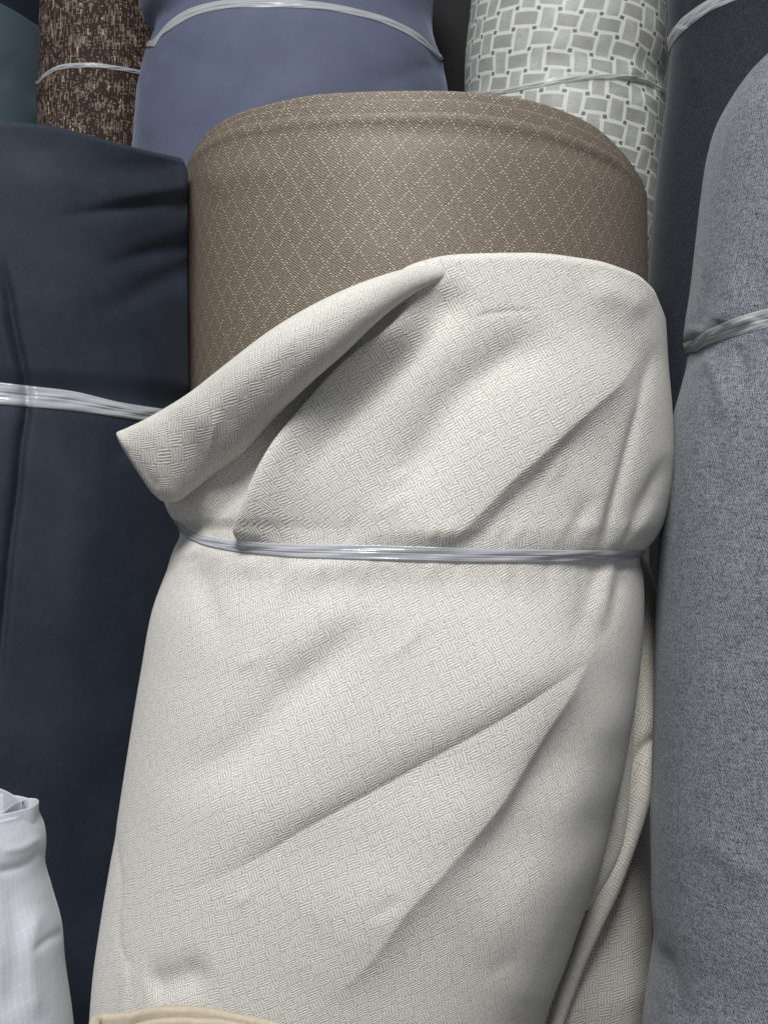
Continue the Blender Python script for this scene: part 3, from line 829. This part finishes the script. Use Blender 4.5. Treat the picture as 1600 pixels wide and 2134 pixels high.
Lc = [(-200, 345), (500, 345), (700, 340), (900, 335), (1000, 337), (1045, 345), (1075, 360), (1100, 380), (1118, 377), (1140, 366), (1180, 352), (1250, 326), (1380, 300), (1550, 271), (1720, 243), (1850, 220), (1980, 200), (2134, 188), (2600, 160)]
Rc = [(-200, 1362), (600, 1366), (640, 1371), (700, 1375), (780, 1381), (900, 1393), (960, 1396), (1040, 1390), (1100, 1372), (1130, 1352), (1150, 1334), (1165, 1331), (1185, 1337), (1250, 1341), (1330, 1338), (1450, 1322), (1500, 1311), (1579, 1299), (1644, 1282), (1727, 1264), (1806, 1238), (1880, 1212), (1955, 1185), (2003, 1165), (2134, 1128), (2600, 1060)]
R = Roll(0.80, Lc, Rc, top=[(330, 1000), (345, 965), (400, 930), (500, 855), (600, 770), (700, 692), (800, 608), (850, 572), (880, 561), (920, 551), (1000, 545), (1100, 544), (1200, 553), (1290, 573), (1345, 601), (1362, 620), (1372, 642), (1400, 720)],
         folds=cf, seed=21, wob=0.0022, wfreq=18, pw=2.4, squash=1.02, zL=[q for q in Lc if not 700 < q[0] < 1180], zR=[q for q in Rc if not 700 < q[0] < 1240])
R.build('outer_layer', MAT['cream'], t, nth=700, nrow=760, lip=0.0055, inner=0.03)
R.strap([(370, 1085), (380, 1095), (400, 1108), (450, 1121), (520, 1129), (600, 1133), (700, 1134), (800, 1137), (1000, 1143), (1200, 1147), (1340, 1148)],
        [(370, 1098), (383, 1114), (410, 1129), (450, 1142), (520, 1153), (600, 1161), (700, 1165), (800, 1168), (1000, 1173), (1200, 1172), (1300, 1168), (1340, 1160)], MAT['strap'], t, lift=0.0016, rough=0.0004, n=26)
A = [(247, 918), (243, 903), (264, 892), (300, 875), (345, 850), (400, 815), (480, 752), (560, 691), (640, 642), (720, 603), (790, 576), (850, 559), (910, 550), (975, 545)]
B = [(318, 1028), (338, 1044), (362, 1047), (405, 1020), (448, 985), (506, 943), (575, 868), (650, 795), (715, 738), (775, 680), (822, 640), (872, 606), (930, 580), (990, 562)]
strip('folded_flap', A, B, [.706, .704, .70, .692, .684, .670, .650, .636, .630, .628, .632, .6385, .647, .656],
      [.004, .008, .011, .0135, .016, .018, .018, .0165, .015, .0125, .010, .007, .004, .002], MAT['cream_flap'], t, n=320, m=150, power=2.15,
      folds=[([(458, 850), (448, 890), (438, 940), (425, 985)], 1.8, 6, 8, 2, .3, .4), 
             ([(700, 640), (560, 750), (440, 860), (330, 960)], 2, 30, 30, 10, .3, .3), ([(252, 925), (300, 985), (340, 1025)], -1.5, 10, 10, 3, .2, .2)],
      wob=0.0014)
# inner layers showing down the right side
RI = Roll(0.850, [(-200, 420), (1100, 420), (2600, 240)],
          [(-200, 1300), (1120, 1320), (1165, 1336), (1220, 1358), (1280, 1370), (1400, 1374), (1600, 1366), (1700, 1360), (1800, 1363), (1940, 1363), (2025, 1366), (2090, 1354), (2134, 1348), (2600, 1330)],
          top=[(300, 1130), (1400, 1130)], squash=0.45, seed=23, wob=0.001,
          folds=[([(1350, 1700), (1300, 1830), (1250, 1940), (1190, 2060), (1160, 2134)], -5, 12, 20, 4, .1, .1)])
RI.build('inner_layer', MAT['cream_in'], t, nth=300, nrow=300, lip=0.003)
strip('inner_fold', [(1318, 1160), (1322, 1200), (1322, 1280), (1316, 1370), (1305, 1460), (1290, 1550), (1276, 1630), (1262, 1705), (1248, 1780), (1232, 1860), (1210, 1930), (1188, 2000), (1163, 2070), (1143, 2140), (1090, 2300)],
      [(1340, 1160), (1360, 1200), (1373, 1280), (1380, 1370), (1382, 1460), (1379, 1550), (1368, 1630), (1345, 1705), (1319, 1780), (1289, 1860), (1256, 1930), (1224, 2000), (1197, 2070), (1172, 2140), (1120, 2300)],
      [.828, .816, .808, .800, .794, .789, .785, .782, .780, .779, .778, .777, .776, .774, .77], [.008, .009, .010, .010, .011, .012, .012, .011, .010, .009, .008, .007, .006, .005, .005], MAT['cream_edge_lit'], t, n=260, m=80,
      folds=[([(1385, 1535), (1350, 1556), (1326, 1590), (1312, 1650), (1303, 1720), (1280, 1800), (1255, 1860)], -8, 9, 16, 3, .05, .3)])
strip('inner_fold', [(1290, 1470), (1282, 1540), (1272, 1610), (1258, 1690), (1240, 1760), (1222, 1820), (1206, 1870), (1196, 1900)],
      [(1324, 1470), (1322, 1540), (1315, 1610), (1309, 1690), (1297, 1760), (1272, 1820), (1248, 1862), (1228, 1895)],
      [.788, .784, .780, .777, .775, .773, .773, .774], [.006, .007, .008, .008, .007, .006, .004, .002], MAT['cream_edge_lit'], t, n=120, m=50)

# ------------------------------------------------------------------ white sheer roll, lower left
t = thing('white sheer fabric roll with an open curled top, lower left corner', -0.248, 0.75)
Ls = [(1200, -215), (1690, -215), (1760, -220), (2134, -270), (2600, -290)]
Rs = [(1200, 76), (1690, 77), (1705, 82), (1725, 90), (1760, 95), (1800, 92), (1860, 105), (1940, 126), (2010, 132), (2134, 150), (2600, 180)]
sf = [([(95, 1770), (60, 1800), (20, 1815), (-30, 1820)], -2, 8, 10, 3, .1, .3), ([(85, 1880), (60, 1980), (75, 2134)], 3, 16, 14, 5, .2, .2),
      ([(20, 1830), (35, 1950), (20, 2134)], -3, 20, 20, 6, .2, .2), ([(90, 1740), (50, 1765), (0, 1775)], 1.5, 8, 8, 3, .2, .2),
      ([(127, 1945), (100, 1960), (60, 1990)], -2, 8, 8, 3, .0, .4)]
R = Roll(0.75, Ls, Rs, ytop=-0.1795, folds=sf, seed=31, wob=0.0016, wfreq=40)
R.build('outer_layer', MAT['sheer'], t, nth=220, nrow=260, lip=0.0011, inner=0.30)
Yp = -0.1775
def plan(pts, dz=0.0, k=1.0):
    xm = -0.248
    return [(xm + ((px - CX) * (-Yp / (py - CY)) - xm) * k, F * -Yp / (py - CY) + dz) for px, py in pts]
wall_sheet('curled_layer', plan([(-150, 1712), (-80, 1716), (0, 1711), (40, 1703), (68, 1694), (76, 1685), (70, 1678), (58, 1677), (40, 1681), (20, 1691), (4, 1703), (-20, 1706)], 0.0075, 0.965), Yp + 0.0012, -1.0, 0.0013, MAT['sheer'], t, wave=0.0006, n=200)
wall_sheet('curled_layer', plan([(48, 1676), (28, 1663), (0, 1650), (-50, 1640), (-110, 1642), (-150, 1655)]), Yp + 0.001, -1.0, 0.0012, MAT['sheer'], t, wave=0.0006, n=120)

# ------------------------------------------------------------------ tan suede roll, bottom edge
t = thing('tan suede roll whose folded top edge peeks in at the bottom edge', -0.10, 0.53)
Yp = -0.2175
def trace_sheet(name, tr, Yp, th, **k):
    pts = [((px - CX) * (F * -Yp / (py - CY)) / F, F * -Yp / (py - CY)) for px, py in tr]
    return wall_sheet(name, pts, Yp, -1.05, th, MAT['suede'], t, **k)
trace_sheet('outer_layer', [(205, 2175), (196, 2150), (198, 2130), (212, 2124), (240, 2123), (265, 2121), (300, 2113), (345, 2108), (400, 2108), (440, 2113), (490, 2123), (540, 2133), (590, 2147), (620, 2180), (560, 2230), (420, 2250), (300, 2235), (225, 2205), (205, 2178)], Yp, 0.0045, n=260)
trace_sheet('inner_layer', [(262, 2170), (275, 2150), (300, 2140), (340, 2133), (385, 2131), (415, 2133), (450, 2134), (500, 2143), (550, 2160), (540, 2190), (400, 2215), (300, 2200), (262, 2172)], Yp - 0.0005, 0.0042, n=200)
